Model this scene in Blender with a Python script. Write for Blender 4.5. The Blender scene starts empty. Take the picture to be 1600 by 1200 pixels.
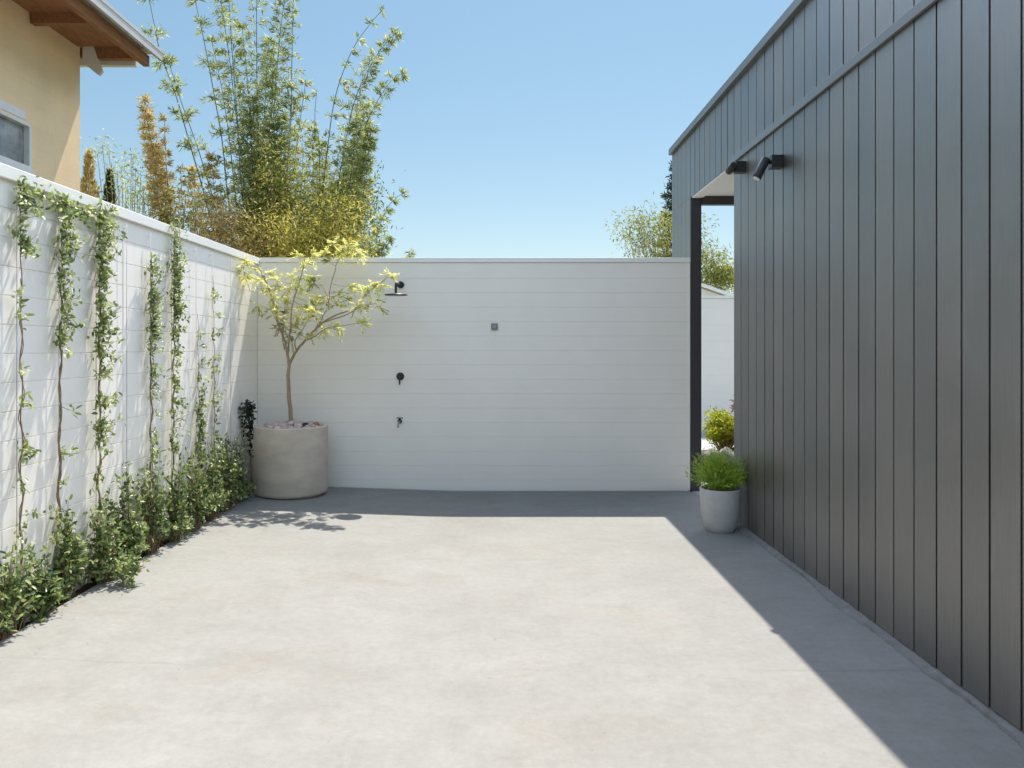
import bpy, bmesh, math, random
import numpy as np
from mathutils import Vector, Matrix
R = math.radians
rng = np.random.default_rng(7)
random.seed(7)
scene = bpy.context.scene
col = scene.collection

# ------------------------------------------------------------------ camera
F = 1210.0            # focal length in pixels of the 1600 px wide photograph
EYE = 1.475
cd = bpy.data.cameras.new('camera')
cam = bpy.data.objects.new('camera', cd); col.objects.link(cam)
cam.location = (0, 0, EYE)
cam.rotation_euler = (R(90), 0, 0)
cd.sensor_width = 36.0
cd.lens = F / 1600 * 36
cd.shift_x = 15 / 1600
cd.shift_y = -57 / 1600
cd.clip_start = 0.05; cd.clip_end = 2000
scene.camera = cam

# ------------------------------------------------------------------ sky, sun, exposure
SUN = Vector((0.133, 0.52, 1.0)).normalized()
elev = math.asin(SUN.z); azim = math.atan2(SUN.x, SUN.y)
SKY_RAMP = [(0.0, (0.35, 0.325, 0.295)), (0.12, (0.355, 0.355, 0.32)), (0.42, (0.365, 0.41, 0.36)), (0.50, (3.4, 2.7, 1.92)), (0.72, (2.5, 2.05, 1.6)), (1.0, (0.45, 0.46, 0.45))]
world = bpy.data.worlds.new('World'); scene.world = world
world.use_nodes = True
wn = world.node_tree.nodes; wl = world.node_tree.links
bg = wn['Background']
sky = wn.new('ShaderNodeTexSky'); sky.sky_type = 'NISHITA'
sky.sun_disc = False
sky.sun_elevation = elev; sky.sun_rotation = azim
sky.altitude = 0; sky.air_density = 1.0; sky.dust_density = 0.5; sky.ozone_density = 1.6
# a clear deep sky: paler and dimmer towards the horizon, with a bright band added at mid height to fill the shade
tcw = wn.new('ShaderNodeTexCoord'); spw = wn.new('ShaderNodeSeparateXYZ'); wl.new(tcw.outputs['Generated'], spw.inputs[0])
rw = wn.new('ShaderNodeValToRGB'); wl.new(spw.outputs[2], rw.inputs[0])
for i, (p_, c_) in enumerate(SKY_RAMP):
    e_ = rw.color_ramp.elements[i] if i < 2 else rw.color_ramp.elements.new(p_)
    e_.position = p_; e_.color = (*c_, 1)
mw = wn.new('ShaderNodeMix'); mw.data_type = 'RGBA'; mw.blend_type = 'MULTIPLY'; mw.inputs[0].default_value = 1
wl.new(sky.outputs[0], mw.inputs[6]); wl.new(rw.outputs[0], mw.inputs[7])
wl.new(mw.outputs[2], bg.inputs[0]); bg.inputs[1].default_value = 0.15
ld = bpy.data.lights.new('sun', 'SUN'); ld.energy = 3.0; ld.angle = R(0.5); ld.color = (1, 0.94, 0.85)
sun = bpy.data.objects.new('sun', ld); col.objects.link(sun)
sun.rotation_euler = SUN.to_track_quat('Z', 'Y').to_euler()
sun.location = (3, 9, 20)
vs = scene.view_settings
vs.view_transform = 'Standard'; vs.look = 'None'; vs.gamma = 1; vs.use_curve_mapping = False
vs.exposure = 1.33
scene.cycles.max_bounces = 10; scene.cycles.diffuse_bounces = 6
scene.cycles.transparent_max_bounces = 8

# ------------------------------------------------------------------ helpers
def at(u, v, y):
    """world point at distance y that the photograph shows at (u, v)"""
    return Vector(((u - 785) * y / F, y, EYE + (543 - v) * y / F))

def tag(o, label=None, cat=None, group=None, kind=None):
    if label: o['label'] = label
    if cat: o['category'] = cat
    if group: o['group'] = group
    if kind: o['kind'] = kind
    return o

def empty(name, loc=(0, 0, 0), label=None, cat=None, group=None):
    o = bpy.data.objects.new(name, None); col.objects.link(o)
    o.location = loc; o.empty_display_size = 0.1
    return tag(o, label, cat, group)

def link(name, me, mat, parent=None):
    me.materials.append(mat)
    o = bpy.data.objects.new(name, me); col.objects.link(o)
    if parent is not None:
        o.parent = parent
        base = parent
        off = Vector(base.location)
        while base.parent is not None:
            base = base.parent; off += Vector(base.location)
        if off.length > 0:
            me.transform(Matrix.Translation(-off))
    return o

class MB:
    """collects shapes in world coordinates, links them as one mesh"""
    def __init__(s): s.v = []; s.f = []; s.sm = []
    def add(s, vs, fs, smooth=False):
        n = len(s.v); s.v += [tuple(p) for p in vs]
        s.f += [tuple(i + n for i in f) for f in fs]; s.sm += [smooth] * len(fs)
        return s
    def box(s, x0, x1, y0, y1, z0, z1):
        vs = [(x, y, z) for z in (z0, z1) for y in (y0, y1) for x in (x0, x1)]
        return s.add(vs, [(0, 2, 3, 1), (4, 5, 7, 6), (0, 1, 5, 4), (2, 6, 7, 3), (0, 4, 6, 2), (1, 3, 7, 5)])
    def prism(s, poly, axis, a, b):
        """2D polygon extruded along an axis ('x': poly is (y,z); 'y': (x,z); 'z': (x,y))"""
        def P(p, t):
            return {'x': (t, p[0], p[1]), 'y': (p[0], t, p[1]), 'z': (p[0], p[1], t)}[axis]
        n = len(poly)
        vs = [P(p, a) for p in poly] + [P(p, b) for p in poly]
        fs = [tuple(range(n)), tuple(range(2 * n - 1, n - 1, -1))]
        fs += [(i, (i + 1) % n + 0, (i + 1) % n + n, i + n) for i in range(n)]
        return s.add(vs, fs)
    def tube(s, pts, radii, seg=8, cap=True):
        pts = [Vector(p) for p in pts]
        if not hasattr(radii, '__len__'): radii = [radii] * len(pts)
        vs = []; fs = []
        ref = Vector((0.3, 1, 0.2)).normalized()
        for i, p in enumerate(pts):
            t = (pts[min(i + 1, len(pts) - 1)] - pts[max(i - 1, 0)]).normalized()
            a = t.cross(ref)
            if a.length < 1e-3: a = t.cross(Vector((1, 0, 0)))
            a.normalize(); b = t.cross(a)
            for k in range(seg):
                w = 2 * math.pi * k / seg
                vs.append(p + (a * math.cos(w) + b * math.sin(w)) * radii[i])
        for i in range(len(pts) - 1):
            for k in range(seg):
                k2 = (k + 1) % seg
                fs.append((i * seg + k, i * seg + k2, (i + 1) * seg + k2, (i + 1) * seg + k))
        s.add(vs, fs, True)
        if cap:
            s.add(vs[:seg], [tuple(range(seg - 1, -1, -1))]); s.add(vs[-seg:], [tuple(range(seg))])
        return s
    def lathe(s, prof, cx, cy, seg=48):
        """prof: (radius, z) list; closed onto the axis where radius is 0"""
        vs = []; fs = []
        for r, z in prof:
            for k in range(seg):
                w = 2 * math.pi * k / seg
                vs.append((cx + r * math.cos(w), cy + r * math.sin(w), z))
        for i in range(len(prof) - 1):
            for k in range(seg):
                k2 = (k + 1) % seg
                fs.append((i * seg + k, i * seg + k2, (i + 1) * seg + k2, (i + 1) * seg + k))
        return s.add(vs, fs, True)
    def blob(s, c, rx, ry, rz, seed=0, seg=8, rough=0.18):
        r_ = random.Random(seed); vs = []; fs = []; n = seg; m = seg // 2 + 1
        ph = [r_.uniform(0, 6.28) for _ in range(6)]
        for i in range(m + 1):
            th = math.pi * i / m
            for k in range(n):
                w = 2 * math.pi * k / n
                d = 1 + rough * (math.sin(2 * w + ph[0]) * math.sin(th + ph[1]) + 0.6 * math.sin(3 * w + ph[2] + 2 * th) + 0.4 * math.cos(3 * th + ph[3]))
                vs.append((c[0] + rx * d * math.sin(th) * math.cos(w), c[1] + ry * d * math.sin(th) * math.sin(w), c[2] + rz * d * math.cos(th)))
        for i in range(m):
            for k in range(n):
                k2 = (k + 1) % n
                fs.append((i * n + k, (i + 1) * n + k, (i + 1) * n + k2, i * n + k2))
        return s.add(vs, fs, True)
    def build(s, name, mat, parent=None, bevel=0.0, sharp=True):
        me = bpy.data.meshes.new(name)
        me.from_pydata(s.v, [], s.f); me.validate()
        bm = bmesh.new(); bm.from_mesh(me)
        bmesh.ops.remove_doubles(bm, verts=bm.verts, dist=1e-6)
        bmesh.ops.recalc_face_normals(bm, faces=bm.faces)
        if bevel > 0:
            es = [e for e in bm.edges if len(e.link_faces) == 2 and e.calc_face_angle(0) > 0.6]
            bmesh.ops.bevel(bm, geom=es, offset=bevel, segments=2, affect='EDGES', profile=0.5)
        for e in bm.edges:
            if len(e.link_faces) == 2 and e.calc_face_angle(0) > 0.7: e.smooth = False
        bm.to_mesh(me); bm.free()
        if any(s.sm):
            for p in me.polygons: p.use_smooth = True
        return link(name, me, mat, parent)

class Leaves:
    """many small folded leaf blades in one mesh"""
    def __init__(s): s.c = []; s.d = []; s.n = []; s.l = []; s.w = []
    def add(s, c, d, n, l, w):
        s.c.append(np.atleast_2d(c)); s.d.append(np.atleast_2d(d)); s.n.append(np.atleast_2d(n))
        k = s.c[-1].shape[0]
        s.l.append(np.broadcast_to(l, (k,)).astype(float)); s.w.append(np.broadcast_to(w, (k,)).astype(float))
    def build(s, name, mat, parent=None, fold=0.25, rounded=True):
        c = np.concatenate(s.c); d = np.concatenate(s.d); n = np.concatenate(s.n)
        l = np.concatenate(s.l)[:, None]; w = np.concatenate(s.w)[:, None]
        d = d / (np.linalg.norm(d, axis=1, keepdims=True) + 1e-9)
        n = n + rng.normal(0, .05, n.shape)
        sdir = np.cross(d, n); sdir /= (np.linalg.norm(sdir, axis=1, keepdims=True) + 1e-9)
        n = np.cross(sdir, d)
        up = n * w * fold; droop = -n * l * 0.10
        if rounded:
            V = np.stack([c, c + d*l*.28 + sdir*w*.42 + up, c + d*l*.68 + sdir*w*.40 + up + droop*.5, c + d*l + droop,
                          c + d*l*.68 - sdir*w*.40 + up + droop*.5, c + d*l*.28 - sdir*w*.42 + up, c + d*l*.45 + droop*.2], 1)
            T = np.array([[0, 1, 6], [1, 2, 6], [2, 3, 6], [3, 4, 6], [4, 5, 6], [5, 0, 6]])
        else:
            V = np.stack([c, c + d*l*.4 + sdir*w*.5 + up, c + d*l + droop, c + d*l*.4 - sdir*w*.5 + up], 1)
            T = np.array([[0, 1, 2], [0, 2, 3]])
        k = V.shape[0]; m = V.shape[1]
        V = V.reshape(-1, 3)
        Fc = (T[None] + (np.arange(k) * m)[:, None, None]).reshape(-1, 3)
        me = bpy.data.meshes.new(name)
        me.vertices.add(len(V)); me.vertices.foreach_set('co', V.ravel().astype(np.float32))
        me.loops.add(Fc.size); me.loops.foreach_set('vertex_index', Fc.ravel().astype(np.int32))
        me.polygons.add(len(Fc)); me.polygons.foreach_set('loop_start', np.arange(0, Fc.size, 3, dtype=np.int32))
        me.polygons.foreach_set('loop_total', np.full(len(Fc), 3, dtype=np.int32))
        me.polygons.foreach_set('use_smooth', np.full(len(Fc), True))
        me.update(calc_edges=True); me.validate()
        return link(name, me, mat, parent)

def rdir(k, up=0.0, spread=1.0):
    d = rng.normal(0, spread, (k, 3)); d[:, 2] += up
    return d / (np.linalg.norm(d, axis=1, keepdims=True) + 1e-9)

def smooth_path(pts, n=6):
    """Catmull-Rom through pts"""
    P = [Vector(p) for p in pts]; P = [P[0] * 2 - P[1]] + P + [P[-1] * 2 - P[-2]]
    out = []
    for i in range(1, len(P) - 2):
        for k in range(n):
            t = k / n
            a, b, c, d = P[i-1], P[i], P[i+1], P[i+2]
            out.append(0.5 * ((2*b) + (c-a)*t + (2*a-5*b+4*c-d)*t*t + (3*b-a-3*c+d)*t**3))
    out.append(P[-2]); return out

# ------------------------------------------------------------------ materials
def mat(name, base=(0.5, 0.5, 0.5), rough=0.6, var=0.0, scale=8.0, bump=0.0, bscale=60.0, metal=0.0, spec=0.5, var2=None, stretch=None):
    m = bpy.data.materials.new(name); m.use_nodes = True
    nt = m.node_tree; N = nt.nodes; L = nt.links; b = N['Principled BSDF']
    b.inputs['Roughness'].default_value = rough; b.inputs['Metallic'].default_value = metal
    b.inputs['Specular IOR Level'].default_value = spec
    b.inputs['Base Color'].default_value = (*base, 1)
    tc = N.new('ShaderNodeNewGeometry'); src = tc.outputs['Position']
    if stretch:
        mp = N.new('ShaderNodeMapping'); mp.inputs['Scale'].default_value = stretch
        L.new(src, mp.inputs[0]); src = mp.outputs[0]
    if var > 0:
        nz = N.new('ShaderNodeTexNoise'); nz.inputs['Scale'].default_value = scale; nz.inputs['Detail'].default_value = 8
        nz.inputs['Roughness'].default_value = 0.65
        L.new(src, nz.inputs['Vector'])
        cr = N.new('ShaderNodeValToRGB')
        c2 = var2 or base
        cr.color_ramp.elements[0].position = 0.3; cr.color_ramp.elements[1].position = 0.7
        cr.color_ramp.elements[0].color = (*[x * (1 - var) for x in c2], 1)
        cr.color_ramp.elements[1].color = (*[min(1, x * (1 + var)) for x in base], 1)
        L.new(nz.outputs['Fac'], cr.inputs[0]); L.new(cr.outputs[0], b.inputs['Base Color'])
    if bump > 0:
        n2 = N.new('ShaderNodeTexNoise'); n2.inputs['Scale'].default_value = bscale; n2.inputs['Detail'].default_value = 5
        L.new(src, n2.inputs['Vector'])
        bp = N.new('ShaderNodeBump'); bp.inputs['Strength'].default_value = bump; bp.inputs['Distance'].default_value = 0.01
        L.new(n2.outputs['Fac'], bp.inputs['Height']); L.new(bp.outputs[0], b.inputs['Normal'])
    return m

def leaf_mat(name, cols, trans=0.35, rough=0.45, spec=0.4, clump=None):
    """leaf colour varies per leaf (random per island) and per clump (low frequency noise)"""
    m = bpy.data.materials.new(name); m.use_nodes = True
    nt = m.node_tree; N = nt.nodes; L = nt.links; b = N['Principled BSDF']; out = N['Material Output']
    g = N.new('ShaderNodeNewGeometry')
    nz = N.new('ShaderNodeTexNoise'); nz.inputs['Scale'].default_value = clump or 4; L.new(g.outputs['Position'], nz.inputs['Vector'])
    mx = N.new('ShaderNodeMix'); mx.data_type = 'FLOAT'; mx.inputs[0].default_value = 0.45
    L.new(g.outputs['Random Per Island'], mx.inputs[2]); L.new(nz.outputs['Fac'], mx.inputs[3])
    cr = N.new('ShaderNodeValToRGB'); e = cr.color_ramp.elements
    k = len(cols)
    while len(e) < k: e.new(0.5)
    for i, c in enumerate(cols):
        e[i].position = 0.2 + 0.6 * i / (k - 1); e[i].color = (*c, 1)
    L.new(mx.outputs[0], cr.inputs[0]); L.new(cr.outputs[0], b.inputs['Base Color'])
    b.inputs['Roughness'].default_value = rough; b.inputs['Specular IOR Level'].default_value = spec
    t = N.new('ShaderNodeBsdfTranslucent'); L.new(cr.outputs[0], t.inputs[0])
    ms = N.new('ShaderNodeMixShader'); ms.inputs[0].default_value = trans
    L.new(b.outputs[0], ms.inputs[1]); L.new(t.outputs[0], ms.inputs[2]); L.new(ms.outputs[0], out.inputs[0])
    return m

def concrete_mat():
    m = bpy.data.materials.new('driveway_concrete'); m.use_nodes = True
    nt = m.node_tree; N = nt.nodes; L = nt.links; b = N['Principled BSDF']
    b.inputs['Roughness'].default_value = 0.75; b.inputs['Specular IOR Level'].default_value = 0.3
    g = N.new('ShaderNodeNewGeometry'); pos = g.outputs['Position']
    def noise(sc, det=8, ro=0.6, st=None, dist=0.0):
        n = N.new('ShaderNodeTexNoise'); n.inputs['Scale'].default_value = sc; n.inputs['Detail'].default_value = det
        n.inputs['Roughness'].default_value = ro; n.inputs['Distortion'].default_value = dist
        if st:
            mp = N.new('ShaderNodeMapping'); mp.inputs['Scale'].default_value = st; L.new(pos, mp.inputs[0]); L.new(mp.outputs[0], n.inputs['Vector'])
        else: L.new(pos, n.inputs['Vector'])
        return n.outputs['Fac']
    def ramp(f, p0, p1, c0, c1):
        r = N.new('ShaderNodeValToRGB'); r.color_ramp.elements[0].position = p0; r.color_ramp.elements[1].position = p1
        r.color_ramp.elements[0].color = (*c0, 1); r.color_ramp.elements[1].color = (*c1, 1); L.new(f, r.inputs[0]); return r.outputs[0]
    def mul(a, b_, f=1.0, mode='MULTIPLY'):
        x = N.new('ShaderNodeMix'); x.data_type = 'RGBA'; x.blend_type = mode
        if hasattr(f, 'links'): L.new(f, x.inputs[0])
        else: x.inputs[0].default_value = f
        L.new(a, x.inputs[6]); L.new(b_, x.inputs[7]); return x.outputs[2]
    c = ramp(noise(1.3, 7, 0.62), 0.32, 0.68, C_LO, C_HI)
    c = mul(c, ramp(noise(4.5, 9, 0.72, (0.8, 1.3, 1), 0.4), 0.36, 0.62, (0.93, 0.927, 0.923), (1.03, 1.03, 1.03)))
    c = mul(c, ramp(noise(1.7, 6, 0.7, (0.7, 1.6, 1), 0.8), 0.54, 0.70, (1, 1, 1), (0.99, 0.92, 0.885)))     # rusty pink stains
    c = mul(c, ramp(noise(26, 6, 0.75), 0.35, 0.62, (0.92, 0.92, 0.92), (1.04, 1.04, 1.04)))                   # fine mottling
    c = mul(c, ramp(noise(160, 3, 0.6), 0.3, 0.7, (0.96, 0.96, 0.96), (1.03, 1.03, 1.03)))
    c = mul(c, ramp(noise(9, 3, 0.5, (1, 1, 1), 2.0), 0.69, 0.73, (1, 1, 1), (0.86, 0.85, 0.84)))              # small spots
    c = mul(c, ramp(noise(2.4, 10, 0.78, (2.2, 0.7, 1), 1.6), 0.52, 0.70, (1, 1, 1), (0.93, 0.93, 0.92)))     # dull trowel sweeps
    c = mul(c, ramp(noise(55, 2, 0.5), 0.76, 0.79, (1, 1, 1), (0.6, 0.56, 0.5)))                               # grit and specks
    # trowel line across the slab about three and a half metres out and a yellowish one further off
    sep = N.new('ShaderNodeSeparateXYZ'); L.new(pos, sep.inputs[0])
    wob = N.new('ShaderNodeMath'); wob.operation = 'MULTIPLY_ADD'; L.new(noise(1.7, 3), wob.inputs[0]); wob.inputs[1].default_value = 0.16; L.new(sep.outputs[1], wob.inputs[2])
    for yy, wd, cc in ((3.62, 0.014, (0.88, 0.86, 0.85)), (5.47, 0.03, (0.93, 0.90, 0.80))):
        d = N.new('ShaderNodeMath'); d.operation = 'SUBTRACT'; L.new(wob.outputs[0], d.inputs[0]); d.inputs[1].default_value = yy
        ab = N.new('ShaderNodeMath'); ab.operation = 'ABSOLUTE'; L.new(d.outputs[0], ab.inputs[0])
        k = ramp(ab.outputs[0], 0.0, wd, (1, 1, 1), (0, 0, 0))
        k2 = N.new('ShaderNodeMath'); k2.operation = 'MULTIPLY'; L.new(k, k2.inputs[0])
        L.new(ramp(noise(0.9, 2, .5), 0.5, 0.6, (0, 0, 0), (1, 1, 1)), k2.inputs[1])
        rgb = N.new('ShaderNodeRGB'); rgb.outputs[0].default_value = (*cc, 1)
        c = mul(c, rgb.outputs[0], k2.outputs[0])
    L.new(c, b.inputs['Base Color'])
    bp = N.new('ShaderNodeBump'); bp.inputs['Strength'].default_value = 0.12; bp.inputs['Distance'].default_value = 0.01
    L.new(noise(70, 6, .7), bp.inputs['Height']); L.new(bp.outputs[0], b.inputs['Normal'])
    return m
C_LO = (0.226, 0.225, 0.207); C_HI = (0.260, 0.258, 0.239)

M = dict(
    concrete=concrete_mat(),
    white=mat('white_painted_boards', (0.91, 0.855, 0.775), 0.6, 0.02, 3, 0.04, 90, spec=0.35),
    white_rough=mat('white_painted_blockwork', (0.91, 0.865, 0.79), 0.65, 0.02, 3, 0.35, 9, spec=0.3, stretch=(1, 1, .16)),
    white_cap=mat('white_cap', (0.88, 0.86, 0.81), 0.5, 0.02, 6, 0.03, 60),
    mortar=mat('mortar', (0.17, 0.165, 0.155), 0.9, 0.2, 14, 0.6, 50),
    soffit=mat('soffit_white', (0.8, 0.79, 0.76), 0.7, 0.01, 3),
    darktrim=mat('dark_trim', (0.045, 0.047, 0.052), 0.42, 0.05, 6),
    darkpost=mat('dark_frame', (0.045, 0.042, 0.045), 0.5, 0.06, 6, 0.03, 80),
    trimpaint=mat('grey_trim_paint', (0.15, 0.155, 0.16), 0.35, 0.05, 5, spec=0.9),
    flashing=mat('roof_flashing', (0.16, 0.17, 0.18), 0.4, 0.05, 5, metal=0.3),
    black=mat('matt_black_metal', (0.012, 0.012, 0.013), 0.38, 0.1, 30),
    bronze=mat('dark_bronze', (0.035, 0.033, 0.033), 0.35, 0.1, 20, metal=0.3),
    lens=mat('lamp_lens', (0.85, 0.85, 0.85), 0.2),
    steel=mat('brushed_steel', (0.32, 0.32, 0.33), 0.35, 0.1, 40, metal=0.7),
    grey_plastic=mat('grey_plate', (0.22, 0.22, 0.22), 0.5, 0.05, 40),
    pot=mat('planter_concrete', (0.62, 0.53, 0.42), 0.8, 0.08, 4, 0.15, 70, spec=0.3, var2=(0.55, 0.47, 0.38), stretch=(1, 1, 2.2)),
    pot2=mat('small_pot_grey', (0.44, 0.43, 0.42), 0.75, 0.10, 10, 0.15, 90, spec=0.3),
    soil=mat('garden_soil', (0.055, 0.032, 0.02), 0.95, 0.5, 30, 1.0, 60, spec=0.1),
    bark=mat('young_bark', (0.36, 0.26, 0.175), 0.8, 0.25, 30, 0.4, 120, spec=0.2, stretch=(1, 1, .3)),
    twig=mat('vine_stem', (0.26, 0.185, 0.11), 0.8, 0.3, 40, 0.4, 120, spec=0.2),
    culm=mat('bamboo_culm', (0.09, 0.10, 0.045), 0.5, 0.35, 9, spec=0.4),
    culm_dry=mat('dry_cane', (0.24, 0.15, 0.075), 0.7, 0.3, 9, spec=0.3),
    pebble=mat('pink_pebbles', (0.66, 0.50, 0.44), 0.8, 0.35, 22, 0.3, 90, spec=0.3, var2=(0.46, 0.40, 0.37)),
    rock=mat('grey_rock', (0.22, 0.21, 0.20), 0.9, 0.35, 18, 0.5, 60),
    blackrock=mat('black_stone', (0.02, 0.02, 0.022), 0.6, 0.3, 40),
    wire=mat('steel_wire', (0.30, 0.30, 0.30), 0.4, metal=0.5),
    brick=None, timber=mat('brown_timber', (0.30, 0.14, 0.07), 0.7, 0.3, 9, 0.3, 60, stretch=(4, .6, 4), spec=0.3),
    roofsheet=mat('pale_roof_sheet', (0.50, 0.50, 0.49), 0.8, 0.04, 3, spec=0.2),
    whitepaint=mat('white_frame_paint', (0.72, 0.72, 0.70), 0.5, 0.05, 10),
    roofwhite=mat('white_roof_metal', (0.8, 0.8, 0.78), 0.5, 0.03, 6),
    glass=mat('window_glass', (0.22, 0.23, 0.24), 0.08, 0.7, 5, spec=0.8),
    grass=mat('far_ground', (0.09, 0.10, 0.05), 0.95, 0.3, 0.8, spec=0.1),
    paving=mat('rear_paving', (0.33, 0.325, 0.31), 0.8, 0.08, 6, 0.1, 60, spec=0.3),
    terracotta=mat('terracotta', (0.40, 0.16, 0.08), 0.8, 0.2, 20),
)

def render_wall_mat():
    """sandy blockwork washed with a cream bagged finish"""
    m = mat('sandy_wall', (0.88, 0.67, 0.41), 0.85, 0.05, 2.2, 0.25, 40, spec=0.2, var2=(0.84, 0.65, 0.41))
    nt = m.node_tree; N = nt.nodes; L = nt.links; b = N['Principled BSDF']
    old = b.inputs['Base Color'].links[0].from_socket
    g = N.new('ShaderNodeNewGeometry'); sp = N.new('ShaderNodeSeparateXYZ'); L.new(g.outputs['Position'], sp.inputs[0])
    cb = N.new('ShaderNodeCombineXYZ'); L.new(sp.outputs[1], cb.inputs[0]); L.new(sp.outputs[2], cb.inputs[1])
    br = N.new('ShaderNodeTexBrick'); br.inputs['Scale'].default_value = 1; br.inputs['Brick Width'].default_value = 0.40
    br.inputs['Row Height'].default_value = 0.2; br.inputs['Mortar Size'].default_value = 0.006; br.inputs['Mortar Smooth'].default_value = 0.6
    br.inputs['Color1'].default_value = (1, 1, 1, 1); br.inputs['Color2'].default_value = (0.985, 0.98, 0.975, 1); br.inputs['Mortar'].default_value = (0.95, 0.94, 0.93, 1)
    L.new(cb.outputs[0], br.inputs[0])
    x = N.new('ShaderNodeMix'); x.data_type = 'RGBA'; x.blend_type = 'MULTIPLY'; x.inputs[0].default_value = 1
    L.new(old, x.inputs[6]); L.new(br.outputs[0], x.inputs[7]); L.new(x.outputs[2], b.inputs['Base Color'])
    return m
M['brick'] = render_wall_mat()

def cladding_mat():
    """charcoal stained rough-sawn boards: satin, tone shifts a little from board to board"""
    m = bpy.data.materials.new('charcoal_boards'); m.use_nodes = True
    nt = m.node_tree; N = nt.nodes; L = nt.links; b = N['Principled BSDF']
    g = N.new('ShaderNodeNewGeometry'); sp = N.new('ShaderNodeSeparateXYZ'); L.new(g.outputs['Position'], sp.inputs[0])
    q = N.new('ShaderNodeMath'); q.operation = 'MULTIPLY_ADD'; q.inputs[1].default_value = 1 / BW; q.inputs[2].default_value = 100 - BY0 / BW
    L.new(sp.outputs[1], q.inputs[0])
    fl = N.new('ShaderNodeMath'); fl.operation = 'FLOOR'; L.new(q.outputs[0], fl.inputs[0])
    wn_ = N.new('ShaderNodeTexWhiteNoise'); wn_.noise_dimensions = '1D'; L.new(fl.outputs[0], wn_.inputs['W'])
    mp = N.new('ShaderNodeMapping'); mp.inputs['Scale'].default_value = (1, 14, 0.7); L.new(g.outputs['Position'], mp.inputs[0])
    nz = N.new('ShaderNodeTexNoise'); nz.inputs['Scale'].default_value = 6; nz.inputs['Detail'].default_value = 9; nz.inputs['Roughness'].default_value = 0.7
    L.new(mp.outputs[0], nz.inputs['Vector'])
    nb = N.new('ShaderNodeTexNoise'); nb.inputs['Scale'].default_value = 1.6; nb.inputs['Detail'].default_value = 6; L.new(g.outputs['Position'], nb.inputs['Vector'])
    a = N.new('ShaderNodeMath'); a.operation = 'MULTIPLY_ADD'; a.inputs[1].default_value = 0.35; L.new(wn_.outputs[0], a.inputs[0]); L.new(nz.outputs['Fac'], a.inputs[2])
    a2 = N.new('ShaderNodeMath'); a2.operation = 'MULTIPLY_ADD'; a2.inputs[1].default_value = 0.8; L.new(nb.outputs['Fac'], a2.inputs[0]); L.new(a.outputs[0], a2.inputs[2])
    r = N.new('ShaderNodeValToRGB'); r.color_ramp.elements[0].position = 0.75; r.color_ramp.elements[1].position = 1.0
    r.color_ramp.elements[0].color = (*[x * 0.6 for x in CLAD], 1); r.color_ramp.elements[1].color = (*[x * 1.5 for x in CLAD], 1)
    dv = N.new('ShaderNodeMath'); dv.operation = 'MULTIPLY'; dv.inputs[1].default_value = 0.8; L.new(a2.outputs[0], dv.inputs[0])
    L.new(dv.outputs[0], r.inputs[0]); L.new(r.outputs[0], b.inputs['Base Color'])
    rr = N.new('ShaderNodeMapRange'); rr.inputs[1].default_value = 0.3; rr.inputs[2].default_value = 0.7; rr.inputs[3].default_value = CR - 0.05; rr.inputs[4].default_value = CR + 0.10; L.new(nb.outputs['Fac'], rr.inputs[0]); L.new(rr.outputs[0], b.inputs['Roughness'])
    b.inputs['Specular IOR Level'].default_value = CS; b.inputs['IOR'].default_value = 3.0
    bp = N.new('ShaderNodeBump'); bp.inputs['Strength'].default_value = 0.30; bp.inputs['Distance'].default_value = 0.01
    L.new(nz.outputs['Fac'], bp.inputs['Height']); L.new(bp.outputs[0], b.inputs['Normal'])
    return m
BW = 0.19; BY0 = 2.909; CLAD = (0.038, 0.030, 0.023); CR = 0.36; CS = 0.5
M['clad'] = cladding_mat()

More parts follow.
